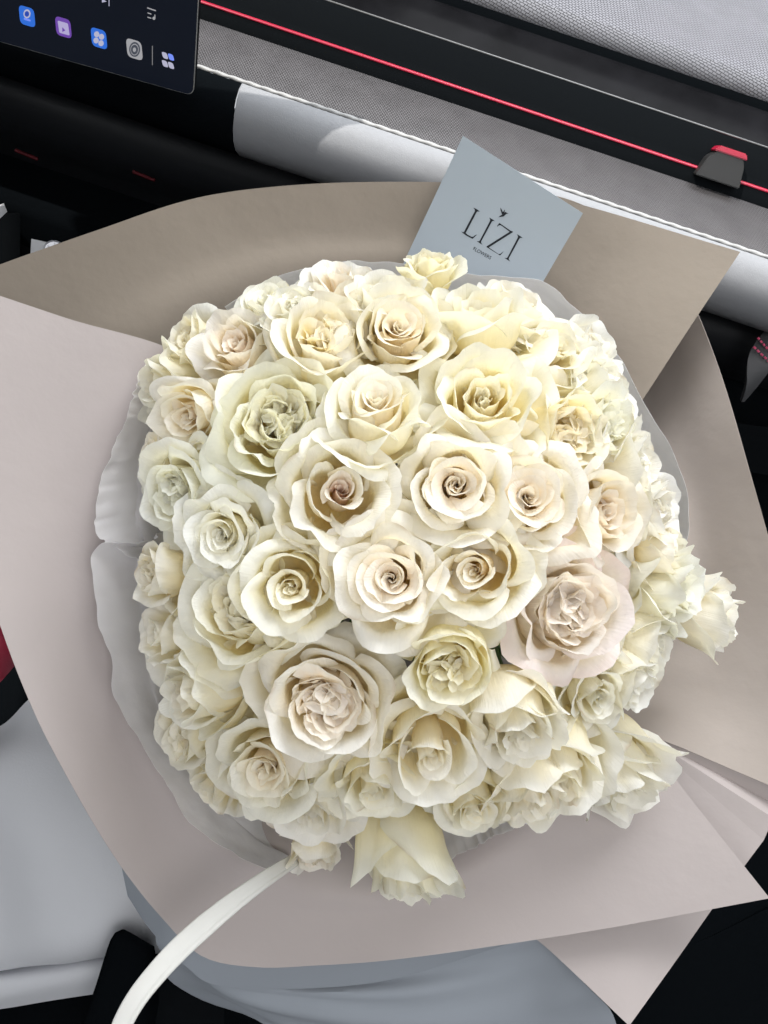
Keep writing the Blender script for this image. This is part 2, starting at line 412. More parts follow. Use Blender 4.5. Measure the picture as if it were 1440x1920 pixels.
def loft(name, rows, nu, nv, mat, thick=.0004, wob=.0, wf=12., seed=0, by_index=False, **kw):
    """a sheet through rows of world points, each row a curve"""
    R_ = [catmull(r, nu) if by_index else resample(r, nu) for r in rows]
    cols = [catmull([r[i] for r in R_], nv) if len(R_) > 2 else np.linspace(R_[0][i], R_[1][i], nv) for i in range(nu)]
    G = np.array(cols)                           # nu, nv, 3
    if wob:
        rng = np.random.default_rng(seed); w = Wob(rng, wf, 7)
        du = np.gradient(G, axis=0); dv = np.gradient(G, axis=1); n = np.cross(du, dv); n /= np.linalg.norm(n, axis=-1, keepdims=True) + 1e-9
        uu, vv = np.meshgrid(np.linspace(0, 1, nu), np.linspace(0, 1, nv), indexing='ij')
        G = G + n * (wob * w(uu, vv))[..., None]
    fs = [(i * nv + j, (i + 1) * nv + j, (i + 1) * nv + j + 1, i * nv + j + 1) for i in range(nu - 1) for j in range(nv - 1)]
    me = pdmesh(name, G.reshape(-1, 3), fs)
    o = link(name, me, mat, **kw)
    if thick:
        md = o.modifiers.new('thickness', 'SOLIDIFY'); md.thickness = thick; md.offset = 0
        es = o.modifiers.new('sharp_rim', 'EDGE_SPLIT'); es.split_angle = math.radians(40)
    return o

def extrude_profile(name, prof, x0, x1, mat, parent=None, nx=2, close=False, uv=False, **kw):
    """a (y, z) profile relative to the camera's height swept along x, the car's width"""
    xs = np.linspace(x0, x1, nx); n = len(prof)
    vs = [(x, y, CAM.z + z) for x in xs for (y, z) in prof]
    fs = []
    m = n if close else n - 1
    for i in range(nx - 1):
        for j in range(m):
            k = (j + 1) % n
            fs.append((i * n + j, i * n + k, (i + 1) * n + k, (i + 1) * n + j))
    if close:
        fs.append(tuple(range(n))); fs.append(tuple(reversed(range((nx - 1) * n, nx * n))))
    me = pdmesh(name, vs, fs)
    s = np.concatenate([[0], np.cumsum([math.hypot(prof[i + 1][0] - prof[i][0], prof[i + 1][1] - prof[i][1]) for i in range(n - 1)])])
    uvl = me.uv_layers.new(name='UVMap')
    for p in me.polygons:
        for li in p.loop_indices:
            vi = me.loops[li].vertex_index
            uvl.data[li].uv = (vs[vi][0], s[vi % n])
    return link(name, me, mat, parent, **kw)

def rounded_box(name, size, mat, parent=None, bevel=.004, seg=3, matrix=None, **kw):
    bm = bmesh.new(); bmesh.ops.create_cube(bm, size=1)
    bmesh.ops.scale(bm, vec=size, verts=bm.verts)
    bmesh.ops.bevel(bm, geom=list(bm.edges), offset=bevel, segments=seg, affect='EDGES', profile=.5)
    if matrix is not None: bmesh.ops.transform(bm, matrix=matrix, verts=bm.verts)
    me = bpy.data.meshes.new(name); bm.to_mesh(me); bm.free()
    return link(name, me, mat, parent, **kw)

def tube(name, pts, rad, mat, parent=None, ns=10, n=None, twist=None, **kw):
    q = resample(pts, n) if n else np.array([tuple(p) for p in pts], float)
    t = np.gradient(q, axis=0); t /= np.linalg.norm(t, axis=1, keepdims=True)
    ref = np.array((.31, .22, .93)); a = np.cross(t, ref); a /= np.linalg.norm(a, axis=1, keepdims=True); b = np.cross(t, a)
    vs = []; fs = []
    for i in range(len(q)):
        r = rad(i / (len(q) - 1)) if callable(rad) else rad
        for k in range(ns):
            an = 2 * math.pi * k / ns
            rr = r * (1 + (twist[0] * math.sin(twist[1] * i + 2 * an) if twist else 0))
            vs.append(q[i] + rr * (math.cos(an) * a[i] + math.sin(an) * b[i]))
    for i in range(len(q) - 1):
        for k in range(ns):
            fs.append((i * ns + k, i * ns + (k + 1) % ns, (i + 1) * ns + (k + 1) % ns, (i + 1) * ns + k))
    fs.append(tuple(range(ns))); fs.append(tuple(range((len(q) - 1) * ns, len(q) * ns)))
    return link(name, pdmesh(name, vs, fs), mat, parent, **kw)

# ------------------------------------------------------------------ the car around the bouquet
def rel(y, z): return (y, z)
# unseen slab above the camera, added to keep the sun off the bouquet
# (cut to that size so light from above still gets in)
RX0, RX1, RY0, RY1 = -1.05, .0, -.62, .385
me = pdmesh('roof_sun_blocker', [(x, y, z) for z in (1.47, 1.51) for x, y in ((RX0, RY0), (RX1, RY0), (RX1, RY1), (RX0, RY1))],
            [(0, 1, 2, 3), (7, 6, 5, 4), (0, 4, 5, 1), (1, 5, 6, 2), (2, 6, 7, 3), (3, 7, 4, 0)])
link('roof_sun_blocker', me, 'grey_trim', smooth=False, kind='structure')
# dark cabin floor far below everything
me = pdmesh('car_floor', [(-1.2, -1.2, .02), (1.2, -1.2, .02), (1.2, 1.2, .02), (-1.2, 1.2, .02)], [(0, 1, 2, 3)])
link('car_floor', me, 'matte_black', smooth=False, kind='structure')

# unseen side walls below the window line, added to block low light
for sx in (-1, 1):
    x0, x1 = sorted((sx * .82, sx * .86))
    vs = [(x, y, z) for z in (.02, .92) for x, y in ((x0, -1.2), (x1, -1.2), (x1, 1.0), (x0, 1.0))]
    me = pdmesh('side_blocker', vs, [(3, 2, 1, 0), (4, 5, 6, 7), (0, 1, 5, 4), (1, 2, 6, 5), (2, 3, 7, 6), (3, 0, 4, 7)])
    link('side_wall_blocker', me, 'matte_black', smooth=False, kind='structure')

dash = thing('dashboard', 'dark dashboard with grey padded face, woven pale top and thin red line', 'dashboard', (0, .7, .3))
def D(o):
    o.parent = dash; o.matrix_parent_inverse = Matrix.Translation((0, -.7, -.3)); return o
X0, X1 = -.75, .75
face = [(.624, -.4020), (.617, -.4035), (.610, -.409), (.604, -.419), (.601, -.431), (.602, -.444), (.607, -.456), (.617, -.468), (.632, -.478), (.66, -.487), (.72, -.493)]
XB = onplane(440, 220, Vector((0, .605, CAM.z - .42)), Vector((0, 1, 0))).x      # shadow edge; the face beyond is coloured black to stand for shade
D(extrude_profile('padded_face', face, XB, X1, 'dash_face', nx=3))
D(extrude_profile('shaded_face', face, X0, XB - .0008, 'matte_black', nx=3))
D(extrude_profile('woven_ledge', [(.6285, -.4035), (.632, -.4025), (.66, -.4025), (.703, -.405), (.71, -.409)], X0, X1, 'mesh_ledge', nx=3))
# beaded seam between face and ledge
pts = [(x, .6262, CAM.z - .4015) for x in np.linspace(X0, X1, 700)]
D(tube('seam_piping', pts, .0017, 'piping', ns=8, twist=(.22, .9)))
D(extrude_profile('trim_panel', [(.703, -.4075), (.7035, -.4055), (.7095, -.3945), (.711, -.3935), (.714, -.3905), (.716, -.3885), (.7300, -.3685), (.7325, -.3675)], X0, X1, 'satin_black', nx=3))
D(extrude_profile('red_line', [(.7095, -.3945), (.7089, -.3938), (.7094, -.3930), (.7105, -.3926), (.7122, -.3927)], X0, X1, 'red_trim', nx=3))
D(extrude_profile('chrome_line', [(.7310, -.3684), (.7306, -.3676), (.7312, -.3669), (.7322, -.3670)], X0, X1, 'chrome', nx=3))
D(extrude_profile('gloss_panel', [(.7322, -.3674), (.745, -.3625), (.762, -.3572), (.768, -.3560), (.770, -.358)], X0, X1, 'gloss_black', nx=3))
D(extrude_profile('top_gap', [(.769, -.362), (.7725, -.352), (.776, -.349)], X0, X1, 'matte_black', nx=3))
D(extrude_profile('mesh_rim', [(.7745, -.353), (.7735, -.3495), (.7745, -.3445), (.778, -.3395), (.784, -.3368)], X0, X1, 'mesh_rim', nx=3))
D(extrude_profile('woven_top', [(.784, -.3368), (.795, -.3345), (.85, -.330), (1.0, -.322), (1.35, -.33)], X0, X1, 'mesh_top', nx=3))
# lower dash in the dark: bands, vents
D(extrude_profile('lower_panel', [(.70, -.4935), (.668, -.500), (.652, -.512), (.648, -.53), (.655, -.56), (.69, -.60), (.70, -.64)], X0, X1, 'soft_black', nx=3))
D(extrude_profile('glove_box', [(.72, -.628), (.66, -.634), (.640, -.642), (.636, -.655), (.65, -.80), (.70, -1.0)], X0, X1, 'matte_black', nx=3))
for i, (px, py) in enumerate([(50, 290), (270, 330)]):
    c = P(px, py, .80)
    D(tube('vent_accent', [c + Vector((-.012, 0, .001)), c, c + Vector((.012, 0, -.001))], .0018, 'dark_red', ns=8, n=9))
# red tipped slider on the trim
s0 = onplane(1352, 312, Vector((0, .706, CAM.z - .395)), Vector((0, -.8, .6)))
kn = [(-.021, -.013), (-.017, .004), (-.011, .0105), (.013, .0105), (.017, .004), (.021, -.013)]
def slider(name, kn, d0, d1, mat):
    fy = Vector((0, -.86, .51)).normalized(); fz = Vector((0, .51, .86)).normalized(); fx = Vector((1, 0, 0))
    vs = [s0 + fx * a + fz * b + fy * d for d in (d0, d1) for (a, b) in kn]; n = len(kn)
    fs = [tuple(range(n)), tuple(reversed(range(n, 2 * n)))] + [(i, i + n, (i + 1) % n + n, (i + 1) % n) for i in range(n)]
    me = pdmesh(name, vs, fs); bm = bmesh.new(); bm.from_mesh(me); bmesh.ops.recalc_face_normals(bm, faces=bm.faces)
    bmesh.ops.bevel(bm, geom=list(bm.edges), offset=.0009, segments=2, affect='EDGES'); bm.to_mesh(me); bm.free()
    return D(link(name, me, mat, smooth=False))
slider('slider_knob', kn, -.012, .012, 'knob_grey')
slider('slider_cap', [(-.0145, .0100), (-.0115, .0150), (.0135, .0150), (.0165, .0100)], -.010, .0135, 'red_trim')

# ---- tablet-like screen standing in front of the dash
BR = P(363, 180, .615)
TRp = BR + Vector((0, -.02, 1)).normalized() * .17
# bring its right edge onto the photographed line
best = None
for yy in np.linspace(-.6, .6, 61):
    for xx in np.linspace(-.3, .3, 61):
        dvec = Vector((xx, yy, 1)).normalized()
        T = BR + dvec * .10; q = T - CAM; dd = q.dot(FWD); ax, ay = 720 + 1440 * q.dot(RGT) / dd, 960 - 1440 * q.dot(UPV) / dd
        xl = 363 + (180 - ay) * (372 - 363) / 180
        for e1d in (.0,):
            er = abs(ax - xl) + abs(yy - .12) * 40
            if best is None or er < best[0]: best = (er, dvec.copy())
E2 = best[1]
best = None
for d1 in np.linspace(.50, .80, 301):
    L_ = P(0, 78, d1) - BR; c = abs(L_.normalized().dot(E2))
    if best is None or c < best[0]: best = (c, L_.copy())
E1 = (-best[1]).normalized(); E1 = (E1 - E2 * E1.dot(E2)).normalized()
EN = E1.cross(E2).normalized()
if EN.dot(CAM - BR) < 0: EN = -EN
SW, SH, ST = .30, .18, .009
scr = thing('touch_screen', 'black tablet touch screen with a row of coloured app icons above the dark console', 'screen', BR - E1 * SW / 2)
def SCR(o):
    o.parent = scr; o.matrix_parent_inverse = Matrix.Translation(-(BR - E1 * SW / 2)); return o
def screen_pt(a, b, h=0.): return BR - E1 * a + E2 * b + EN * h
def rrect(w, h, r, n=6):
    pts = []
    for cx, cy, a0 in ((w - r, h - r, 0), (r, h - r, 90), (r, r, 180), (w - r, r, 270)):
        for k in range(n + 1):
            a = math.radians(a0 + 90 * k / n); pts.append((cx + r * math.cos(a), cy + r * math.sin(a)))
    return pts
def plate(name, pts, h0, h1, mat, fn=screen_pt):
    n = len(pts); vs = [fn(a, b, h) for h in (h0, h1) for a, b in pts]
    fs = [tuple(range(n)), tuple(range(2 * n - 1, n - 1, -1))] + [(i, (i + 1) % n, (i + 1) % n + n, i + n) for i in range(n)]
    me = pdmesh(name, vs, fs); bm = bmesh.new(); bm.from_mesh(me); bmesh.ops.recalc_face_normals(bm, faces=bm.faces); bm.to_mesh(me); bm.free()
    return link(name, me, mat, smooth=False)
SCR(plate('housing', rrect(SW, SH, .006), -ST, -.0012, 'satin_black'))
SCR(plate('screen_edge', rrect(SW, SH, .006), -.0012, -.0002, 'screen_edge'))
SCR(plate('glass', [(a + .0006, b + .0006) for a, b in rrect(SW - .0012, SH - .0012, .0055)], -.0010, .0006, 'screen_glass'))
def spx(px, py):
    q = onplane(px, py, BR, EN) - BR; return (-q.dot(E1), q.dot(E2))
ZS = 3.6
def zi(pts): return [spx(x / ZS, y / ZS) for x, y in pts]
def squircle(corners, n=5, k=.28):
    out = []; m = len(corners)
    for i in range(m):
        p0, p1, p2 = [np.array(corners[j % m], float) for j in (i - 1, i, i + 1)]
        a = p1 + (p0 - p1) * k; b = p1 + (p2 - p1) * k
        for t in np.linspace(0, 1, n): out.append(tuple((1 - t) ** 2 * a + 2 * t * (1 - t) * p1 + t * t * b))
    return out
def ring(cx, cy, rx, ry, n=24): return [(cx + rx * math.cos(6.2832 * k / n), cy + ry * math.sin(6.2832 * k / n)) for k in range(n)]
def icon(layers):
    par = None
    for k, (pts, mat) in enumerate(layers):
        o = plate('app_icon' if k == 0 else 'icon_mark', zi(pts), .0007 + .0002 * k, .0008 + .0002 * k, mat)
        if k == 0: par = SCR(o)
        else: o.parent = par
def quadz(x, y, w=104, h=128, sl=.29, sk=6):  # slanted icon square, zoom pixels
    return [(x - w / 2 - sk, y - h / 2 - w / 2 * sl), (x + w / 2 - sk, y - h / 2 + w / 2 * sl), (x + w / 2 + sk, y + h / 2 + w / 2 * sl), (x - w / 2 + sk, y + h / 2 - w / 2 * sl)]
icon([(squircle(quadz(185, 107)), 'icon_blue'), (ring(185, 90, 24, 30), 'icon_white'), (ring(185, 90, 15, 19), 'icon_blue_dark'), (squircle(quadz(188, 128, 46, 14, .3, 0)), 'icon_sky')])
icon([(squircle(quadz(430, 182)), 'icon_purple'), (squircle(quadz(432, 186, 70, 82), k=.12), 'icon_lilac'), ([(424, 180), (424, 212), (444, 201)], 'icon_purple')])
icon([(squircle(quadz(670, 256)), 'icon_blue')] + [(ring(x, y, 18, 20), 'icon_white') for x, y in ((655, 228), (688, 244), (652, 268), (686, 286))])
icon([(squircle(quadz(909, 330)), 'icon_grey'), (ring(911, 330, 37, 50), 'icon_dark'), (ring(911, 330, 28, 39), 'icon_grey'), (ring(911, 330, 24, 33), 'icon_dark'), (ring(911, 330, 11, 15), 'icon_grey')])
for x, y, m_ in ((1115, 372, 'icon_white'), (1156, 383, 'icon_sky'), (1115, 427, 'icon_white'), (1156, 439, 'icon_white')):
    icon([(squircle(quadz(x, y, 36, 44), k=.35), m_)])
icon([(quadz(1030, 372, 5, 130, 0, 0), 'icon_line')])
icon([([(690, -12), (722, 8), (690, 14)], 'icon_white'), ([(736, -10), (741, -10), (741, 38), (736, 38)], 'icon_white')])
icon([([(995, 46), (1054, 66), (1054, 74), (995, 54)], 'icon_grey'), ([(998, 80), (1024, 88), (1024, 95), (998, 87)], 'icon_grey'), ([(998, 108), (1024, 116), (1024, 123), (998, 115)], 'icon_grey'),
      (ring(1042, 118, 10, 11, 12), 'icon_grey'), ([(1046, 92), (1052, 94), (1052, 118), (1046, 116)], 'icon_grey')])
SCR(rounded_box('stand', (.05, .04, .10), 'satin_black', bevel=.006, matrix=Matrix.Translation(BR - E1 * .16 + E2 * .05 - EN * .04)))

# ---- dark console, door side and seat
con = thing('center_console', 'black glossy centre console below the touch screen', 'console', P(40, 440, .95))
def CH(par, o):
    o.parent = par; o.matrix_parent_inverse = Matrix.Translation(-par.location); return o
CH(con, loft('console_side', [[P(-120, 400, .86), P(20, 400, .86), P(34, 400, .87)], [P(-120, 560, .90), P(20, 560, .90), P(36, 560, .91)]], 14, 8, 'satin_black', thick=.004))
CH(con, loft('console_top', [[P(36, 380, .93), P(200, 400, .95), P(420, 470, .97)], [P(36, 560, .95), P(200, 560, .97), P(420, 560, .99)]], 20, 8, 'gloss_black', thick=.004, wob=.002, wf=8))
slip = loft('paper_slip', [[P(59, 448, .82), P(125, 462, .82)], [P(56, 500, .84), P(122, 510, .84)]], 6, 6, 'white_plastic', thick=.0008, by_index=True,
            label='small white paper slip sticking up behind the bouquet wrap on the console', cat='paper')
kb = thing('round_knob', 'round clear faceted knob beside the white paper slip', 'knob', P(103, 470, .815))
bm = bmesh.new(); bmesh.ops.create_cone(bm, cap_ends=True, segments=24, radius1=.0118, radius2=.0100, depth=.010)
bmesh.ops.transform(bm, matrix=Matrix.Translation(P(103, 472, .815)) @ (CAM - P(103, 472, .815)).to_track_quat('Z', 'Y').to_matrix().to_4x4(), verts=bm.verts)
me = bpy.data.meshes.new('knob_body'); bm.to_mesh(me); bm.free(); CH(kb, link('knob_body', me, 'crystal', smooth=False))
for k in range(7):
    a = 2 * math.pi * k / 7; n = (CAM - P(103, 472, .815)).normalized(); e1 = n.cross(Vector((0, 0, 1))).normalized(); e2 = n.cross(e1)
    c = P(103, 472, .815) + n * .0055; w = e1 * math.cos(a) + e2 * math.sin(a)
    CH(kb, tube('facet_ridge', [c + w * .002, c + w * .009], .0005, 'white_plastic', ns=6))
loft('white_wedge', [[P(-20, 392, .80), P(8, 383, .80)], [P(-22, 428, .81), P(12, 395, .81)]], 5, 5, 'white_plastic', thick=.003, by_index=True,
     label='white plastic clip at the photo\'s edge beside the dark console', cat='clip')  # plain white wedge; what it belongs to is left open

door = thing('door_panel', 'black door panel with grey insert and red double stitching', 'door panel', P(1430, 800, 1.0))
CH(door, loft('panel', [[P(1300, 590, .86), P(1350, 615, .855), P(1470, 640, .84)], [P(1330, 800, .88), P(1400, 810, .87), P(1480, 820, .86)], [P(1360, 1150, .90), P(1420, 1150, .89), P(1500, 1150, .88)]], 24, 24, 'matte_black', thick=.006))
CH(door, loft('grey_insert', [[P(1436, 618, .745), P(1475, 590, .74)], [P(1404, 664, .745), P(1455, 672, .74)], [P(1398, 720, .75), P(1425, 715, .75)], [P(1389, 752, .76), P(1394, 752, .76)]], 8, 20, 'grey_trim', thick=.004, by_index=True))
for r, (a, b) in enumerate((((1421, 633), (1446, 662)), ((1413, 650), (1446, 682)))):
    for k in range(5):
        t0, t1 = k / 5, (k + .62) / 5
        p = lambda t: P(a[0] + (b[0] - a[0]) * t, a[1] + (b[1] - a[1]) * t, .735)
        CH(door, tube('stitch', [p(t0), p((t0 + t1) / 2), p(t1)], .0012, 'stitch', ns=6))
CH(door, tube('metal_edge', [P(1414, 868, .84), P(1428, 871, .84), P(1448, 874, .84)], .0009, 'chrome', ns=6))
CH(door, loft('door_pocket', [[P(1378, 792, .80), P(1440, 800, .80), P(1490, 806, .80)], [P(1378, 880, .82), P(1440, 890, .82), P(1490, 900, .82)]], 10, 10, 'satin_black', thick=.004))

seat = thing('car_seat', 'white leather seat with piped seam and black centre under the bouquet', 'car seat', P(200, 1700, 1.0))
CH(seat, loft('bolster', [
    [P(-80, 1395, .80), P(0, 1360, .79), P(70, 1300, .80), P(180, 1285, .84), P(330, 1300, .86)],
    [P(-80, 1450, .75), P(0, 1440, .745), P(90, 1420, .75), P(220, 1440, .76), P(400, 1480, .79)],
    [P(-80, 1600, .72), P(0, 1600, .725), P(110, 1610, .72), P(260, 1640, .725), P(450, 1680, .75)],
    [P(-80, 1740, .715), P(0, 1740, .72), P(110, 1735, .715), P(250, 1720, .722), P(450, 1780, .76)],
    [P(-80, 1820, .735), P(0, 1812, .735), P(110, 1795, .735), P(240, 1772, .742), P(450, 1800, .78)],
    [P(-80, 1835, .755), P(0, 1826, .755), P(110, 1805, .757), P(240, 1780, .765), P(450, 1805, .80)]], 50, 50, 'white_leather', thick=.002, wob=.007, wf=5, seed=9))
CH(seat, loft('piping_roll', [
    [P(-80, 1832, .750), P(0, 1822, .750), P(110, 1802, .752), P(260, 1775, .76)],
    [P(-80, 1845, .735), P(0, 1838, .735), P(110, 1822, .738), P(260, 1796, .746)],
    [P(-80, 1872, .735), P(0, 1866, .735), P(110, 1846, .738), P(260, 1820, .746)],
    [P(-80, 1895, .750), P(0, 1890, .750), P(110, 1872, .753), P(260, 1850, .76)]], 30, 16, 'white_leather', thick=.002))
CH(seat, loft('seat_centre', [[P(-120, 1870, .77), P(300, 1835, .78), P(700, 1830, .80), P(1200, 1800, .82), P(1560, 1640, .84)], [P(-120, 1960, .76), P(300, 1960, .76), P(700, 1960, .78), P(1200, 1960, .80), P(1560, 1980, .82)]], 40, 10, 'matte_black', thick=.003))
CH(seat, loft('seat_side', [[P(1250, 1700, .83), P(1360, 1560, .85), P(1500, 1380, .87)], [P(1180, 1960, .80), P(1400, 1960, .81), P(1560, 1900, .82)]], 20, 12, 'matte_black', thick=.003))
bk = thing('belt_buckle', 'black seat belt buckle cover with rounded top beside the white ribbon', 'buckle', P(250, 1850, .70))
CH(bk, loft('buckle_cover', [[P(140, 1965, .70), P(175, 1870, .70), P(210, 1770, .70), P(224, 1752, .702)],
                             [P(150, 1965, .685), P(185, 1870, .683), P(216, 1764, .685), P(236, 1746, .69)],
                             [P(250, 1975, .69), P(262, 1880, .69), P(276, 1795, .69), P(282, 1772, .695)],
                             [P(300, 1980, .71), P(296, 1880, .71), P(290, 1800, .71), P(286, 1776, .71)]], 20, 14, 'matte_black', thick=.003))
CH(bk, loft('buckle_strap', [[P(205, 1815, .715), P(300, 1805, .72), P(420, 1850, .73)], [P(180, 1960, .70), P(300, 1960, .70), P(420, 1960, .71)]], 16, 8, 'satin_black', thick=.003))
rd = loft('crimson_trim', [[P(-60, 1150, .76), P(-20, 1140, .76), P(14, 1170, .77)], [P(-60, 1200, .74), P(-10, 1200, .735), P(34, 1215, .75)], [P(-60, 1300, .75), P(-15, 1290, .75), P(36, 1235, .77)]], 16, 12, 'crimson_leather', thick=.003,
          label='crimson leather trim edge showing at the outer side of the paper wrap', cat='trim')
loft('side_cushion', [[P(-90, 1280, .84), P(0, 1250, .84), P(90, 1200, .85)], [P(-90, 1420, .83), P(0, 1400, .83), P(130, 1400, .84)]], 12, 8, 'matte_black', thick=.004,
     label='black cushion side between crimson trim and white seat leather', cat='cushion')
# ------------------------------------------------------------------ the wrap
TIE = P(735, 1075, .90)            # where the stems are tied
def towards(px, py, d, k): return P(px, py, d).lerp(TIE, k)
wrap = thing('bouquet_wrap', 'dusty pink and taupe paper wrap folded in pointed sheets around the roses', 'wrapping paper', TIE)
def W(o, label=None):
    o.parent = wrap; o.matrix_parent_inverse = Matrix.Translation(-TIE)
    if label: o['label'] = label
    return o
def sheet(name, outer, inner, mat, d_out, d_in, nu=70, nv=26, wob=.0017, wf=6, seed=0, ext=.025, bulge=0.):
    """outer and inner edge as photo points with depths; inner edge runs on down towards the tie"""
    def pts(c, d): return [P(*q, d) if len(q) == 2 else P(*q) for q in c]
    O = resample(pts(outer, d_out), 24); I = resample(pts(inner, d_in), 24)
    Tn = np.array(tuple(TIE)); cen = np.array(tuple(P(755, 1060, .62)))
    I = I + (I - O) / np.linalg.norm(I - O, axis=1, keepdims=True) * ext
    Mi = (O + I) / 2 + (np.array(tuple(FWD)) * bulge)
    I2 = I + (Tn - I) * .30; I3 = I + (Tn - I) * .9
    rows = [[Vector(q) for q in r] for r in (O, Mi, I, I2, I3)]
    return W(loft(name, rows, nu, nv, mat, thick=.0005, wob=wob, wf=wf, seed=seed))
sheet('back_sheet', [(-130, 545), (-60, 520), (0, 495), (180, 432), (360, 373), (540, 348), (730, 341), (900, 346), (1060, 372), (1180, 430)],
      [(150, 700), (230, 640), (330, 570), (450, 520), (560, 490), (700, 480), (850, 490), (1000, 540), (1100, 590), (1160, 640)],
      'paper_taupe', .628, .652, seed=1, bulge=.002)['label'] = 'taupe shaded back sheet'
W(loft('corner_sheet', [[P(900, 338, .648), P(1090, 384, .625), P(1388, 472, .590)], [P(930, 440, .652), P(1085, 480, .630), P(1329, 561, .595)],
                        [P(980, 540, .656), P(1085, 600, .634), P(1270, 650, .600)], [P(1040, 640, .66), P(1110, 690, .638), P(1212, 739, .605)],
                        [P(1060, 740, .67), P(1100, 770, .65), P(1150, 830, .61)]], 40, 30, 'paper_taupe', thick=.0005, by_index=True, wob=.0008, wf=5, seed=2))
sheet('right_sheet', [(1262, 480, .645), (1310, 597, .625), (1352, 712, .61), (1390, 832, .59), (1440, 1005, .582), (1490, 1200, .578), (1510, 1340, .575), (1498, 1420, .572), (1478, 1488, .569)],
      [(1190, 660, .72), (1215, 740, .68), (1250, 830, .645), (1280, 930, .625), (1290, 1030), (1290, 1130), (1280, 1230), (1240, 1310), (1192, 1368, .600)],
      'paper_rose', .58, .618, seed=3, nu=90, bulge=.004)
sheet('front_sheet', [(-150, 505), (-140, 700), (-80, 950), (0, 1172), (50, 1305), (112, 1432), (220, 1615, .556), (330, 1752, .562), (378, 1794, .565), (430, 1814, .568), (560, 1813, .571), (740, 1800, .572), (1000, 1763, .572), (1200, 1730, .568), (1443, 1684, .558)],
      [(302, 656), (235, 780), (195, 930), (190, 1080), (205, 1200), (240, 1320), (290, 1420), (350, 1515), (430, 1600), (520, 1660), (650, 1700), (800, 1690), (960, 1610), (1090, 1500), (1195, 1372)],
      'paper_pink', .545, .585, seed=6, nu=120, nv=34, wob=.0020)['label'] = 'pale pink front sheet with a sharp corner'
# pleats of the right sheet that fan out from under the front corner
def fan(name, apex, ends, mat, n=10):
    """folded facets that run from one point to the ends"""
    vs = []; fs = []; A_ = P(*apex)
    for e_ in ends:
        E_ = P(*e_)
        for k in range(n + 1): vs.append(A_.lerp(E_, .02 + .98 * k / n))
    for i in range(len(ends) - 1):
        for k in range(n):
            a = i * (n + 1) + k; fs.append((a, a + 1, a + n + 2, a + n + 1))
    o = link(name, pdmesh(name, vs, fs), mat, smooth=False)
    md = o.modifiers.new('thickness', 'SOLIDIFY'); md.thickness = .0005; md.offset = 0
    return W(o)
fan('pleated_corner', (1186, 1364, .606), [(1480, 1480, .5712), (1470, 1518, .579), (1450, 1534, .572), (1432, 1575, .573), (1388, 1634, .574), (1300, 1640, .590)], 'paper_pink')
# lower point of the outermost sheet and the cone of the wrap below the rim
W(loft('lower_point', [[P(980, 1740, .60), P(1180, 1690, .60), P(1345, 1690, .60)], [P(1045, 1795, .592), P(1170, 1800, .588), P(1268, 1800, .592)], [P(1176, 1920, .575), P(1179, 1921, .575), P(1182, 1920, .575)]], 20, 24, 'paper_pink', thick=.0005, by_index=True))
W(loft('under_fold', [[P(225, 1610, .575), P(270, 1670, .58), P(340, 1755, .583), P(450, 1800, .584), P(740, 1790, .586), P(1020, 1750, .588)],
                      [P(240, 1680, .60), P(280, 1740, .60), P(345, 1808, .595), P(430, 1850, .60), P(700, 1842, .60), P(965, 1766, .594)]], 50, 12, 'paper_back', thick=.0005, by_index=True))
W(loft('under_cone', [[P(280, 1720, .607), P(350, 1795, .607), P(430, 1835, .612), P(700, 1825, .612), P(1010, 1750, .612)],
                      [P(300, 1770, .64), P(390, 1845, .625), P(520, 1880, .61), P(760, 1880, .605), P(1060, 1810, .615)],
                      [P(330, 1850, .68), P(500, 1905, .65), P(650, 1960, .625), P(860, 1960, .62), P(1150, 1905, .635)],
                      [P(500, 1930, .70), P(650, 1970, .68), P(760, 2040, .65), P(900, 2040, .65), P(1150, 1960, .66)]], 50, 24, 'paper_back', thick=.0005, by_index=True, wob=.003, wf=7, seed=3))
# tissue collar: three lapped pieces of thin white paper
tis = thing('tissue_collar', 'crinkled thin white tissue paper collar peeking out between roses and wrap', 'tissue paper', TIE)
def tissue(outer, inner, d_out, d_in, seed):
    def pts(c, d): return [P(*q, d) for q in c]
    O = resample(pts(outer, d_out), 44); I = resample(pts(inner, d_in), 44); Tn = np.array(tuple(TIE))
    rng = np.random.default_rng(seed); O = O + rng.normal(0, .0006, O.shape)
    rows = [[Vector(q) for q in r] for r in (O, (O + I) / 2 + np.array(tuple(FWD)) * .006, I, I + (Tn - I) * .4)]
    o = loft('tissue_piece', rows, 140, 26, 'tissue', thick=.00015, wob=.0004, wf=20, seed=seed)
    o.parent = tis; o.matrix_parent_inverse = Matrix.Translation(-TIE)
tissue([(262, 700), (245, 760), (225, 810), (195, 880), (180, 950), (183, 1002), (215, 1025), (270, 1060)], [(330, 700), (320, 760), (310, 820), (300, 880), (300, 940), (300, 1000), (310, 1030), (320, 1060)], .558, .60, 21)
tissue([(260, 1018), (178, 1026), (177, 1100), (185, 1170), (205, 1230), (212, 1290), (240, 1350), (280, 1420), (318, 1480), (350, 1535), (400, 1580), (450, 1605), (520, 1640)],
       [(320, 1000), (310, 1050), (310, 1110), (315, 1170), (320, 1230), (330, 1290), (345, 1350), (370, 1400), (400, 1440), (430, 1480), (470, 1520), (510, 1560), (560, 1590)], .556, .60, 22)
